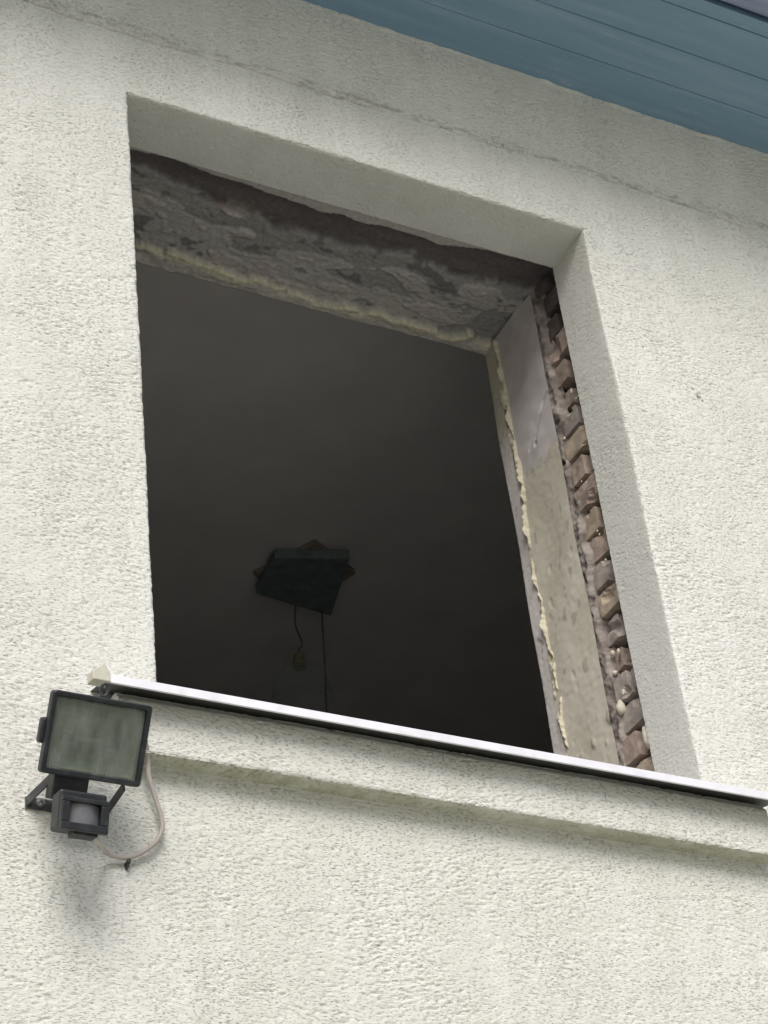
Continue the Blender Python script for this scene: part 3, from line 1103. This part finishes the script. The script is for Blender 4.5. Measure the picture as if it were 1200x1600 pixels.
# side boss, top latch with its eye
bm = bmesh.new()
bbox(bm, -hw - .0065, -hw + .004, .012, .030, -.019, .020, LM)
L(bm_obj('side_boss', bm, MAT['black'], lamp, bevel=.004))
bm = bmesh.new()
lp = []
for q in range(17):
    a = 2 * math.pi * q / 16
    lp.append(LM @ Vector((.006 + .0062 * math.cos(a), .022, hh + .013 + .0095 * math.sin(a))))
tube(bm, lp, .0027, 8, caps=False)
L(bm_obj('latch_eye', bm, MAT['bracket'], lamp, smooth=True))
bm = bmesh.new()
bbox(bm, -.002, .014, .018, .026, hh - .006, hh + .005, LM)
L(bm_obj('latch', bm, MAT['bracket'], lamp, bevel=.001))
# U strap: base flat on the wall, two arms out to the lamp
bxl, bxr, bz0, bz1 = -.2335, -.1020, 3.347, 3.365
arms = bmesh.new()
bbox(arms, bxl, bxr, -.0050, -.0022, bz0 - .002, bz1)
strap = L(bm_obj('bracket', arms, MAT['bracket'], lamp, bevel=.0008))
for xs_, s in ((bxl, 1), (bxr, -1)):
    bm = bmesh.new()
    base_y, base_z = -.0022, (bz0 + bz1) / 2
    tip = Vector((-.2120 if s > 0 else -.0950, -.066, 3.3715))
    a = Vector((xs_, base_y, base_z))
    d = (tip - a)
    nrm = Vector((0, -d.z, d.y)).normalized() * .0085
    prism(bm, [a + nrm, a - nrm, tip - nrm, tip + nrm], (s * .0028, 0, 0))
    L(bm_obj('bracket_arm', bm, MAT['bracket'], lamp, bevel=.0008))
bm = bmesh.new()
SC = Vector((-.2092, -.0050, 3.3575))
rot = Matrix.Rotation(R_(90), 4, 'X')
bmesh.ops.create_cone(bm, cap_ends=True, segments=24, radius1=.0078, radius2=.0075, depth=.0016, matrix=Matrix.Translation(SC + Vector((0, -.0008, 0))) @ rot)
bmesh.ops.create_cone(bm, cap_ends=True, segments=20, radius1=.0052, radius2=.004, depth=.003, matrix=Matrix.Translation(SC + Vector((0, -.003, 0))) @ rot)
L(bm_obj('screw', bm, MAT['steel'], lamp))
bm = bmesh.new()
bmesh.ops.create_cone(bm, cap_ends=True, segments=8, radius1=.0013, radius2=.0013, depth=.001, matrix=Matrix.Translation(SC + Vector((0, -.0050, 0))) @ rot)
L(bm_obj('screw_slot', bm, MAT['black'], lamp))
# neck and sensor box, tilted a little less than the lamp
sa = R_(15)
SM = Matrix.Translation((-.1865, -.125, 3.2770)) @ Matrix(((1, 0, 0), (0, math.cos(sa), -math.sin(sa)), (0, math.sin(sa), math.cos(sa)))).to_4x4()
bm = bmesh.new()
bbox(bm, -.052, .004, .016, .048, -hh - .036, -hh + .008, LM)
L(bm_obj('sensor_neck', bm, MAT['black'], lamp, bevel=.003))
bm = bmesh.new()
frustum(bm, (-.0375, .0375, -.0225, .036, .007), (-.034, .034, -.020, .036, .052), SM)
sens = L(bm_obj('sensor', bm, MAT['black'], lamp, bevel=.004))
for (x0, x1, z0, z1) in ((-.0372, .0372, -.0268, -.0155), (-.0372, .0372, .0150, .0225), (-.0372, -.0245, -.0155, .0150), (.0245, .0372, -.0155, .0150)):
    bm = bmesh.new()
    bbox(bm, x0, x1, -.006, .0058, z0, z1, SM)
    o = bm_obj('sensor_bezel', bm, MAT['black'], None, bevel=.0015)
    o.parent = sens
    o.matrix_parent_inverse = Matrix.Identity(4)
bm = bmesh.new()                                     # curved milky lens
rows = []
for q in range(13):
    x = -.0245 + .049 * q / 12
    y = .003 - .009 * math.cos(math.pi * (q / 12 - .5))
    rows.append((bm.verts.new(SM @ Vector((x, y + .004, -.0155))), bm.verts.new(SM @ Vector((x, y + .004, .0150)))))
for a, b in zip(rows, rows[1:]):
    bm.faces.new((a[0], b[0], b[1], a[1]))
o = bm_obj('sensor_lens', bm, MAT['lens'], None, smooth=True)
o.parent = sens
bm = bmesh.new()
bbox(bm, -.012, .026, .006, .034, -.0300, -.0224, SM)
o = bm_obj('sensor_foot', bm, MAT['black'], None, bevel=.0015)
o.parent = sens
# cable looping from the housing to the sensor, with a nail clip on the wall
bm = bmesh.new()
cp = [(-.080, -.085, 3.470), (-.058, -.060, 3.478), (-.0385, -.030, 3.452), (-.035, -.022, 3.423), (-.0245, -.018, 3.390), (-.0152, -.016, 3.358), (-.0150, -.015, 3.334), (-.031, -.013, 3.307), (-.0700, -.012, 3.281), (-.106, -.018, 3.279), (-.128, -.050, 3.270), (-.150, -.085, 3.258), (-.165, -.100, 3.262)]
tube(bm, spline(cp, 10), .0040, 12)
cab = L(bm_obj('cable', bm, MAT['cable'], lamp, smooth=True, label='pinkish beige cable looping down beside the sensor'))
bm = bmesh.new()
bbox(bm, -.0735, -.0690, -.0175, .002, 3.2700, 3.2765)
bbox(bm, -.0728, -.0698, -.013, .004, 3.2645, 3.2702)
o = bm_obj('cable_clip', bm, MAT['bracket'], None, bevel=.0008)
o.parent = cab

bpy.context.view_layer.update()
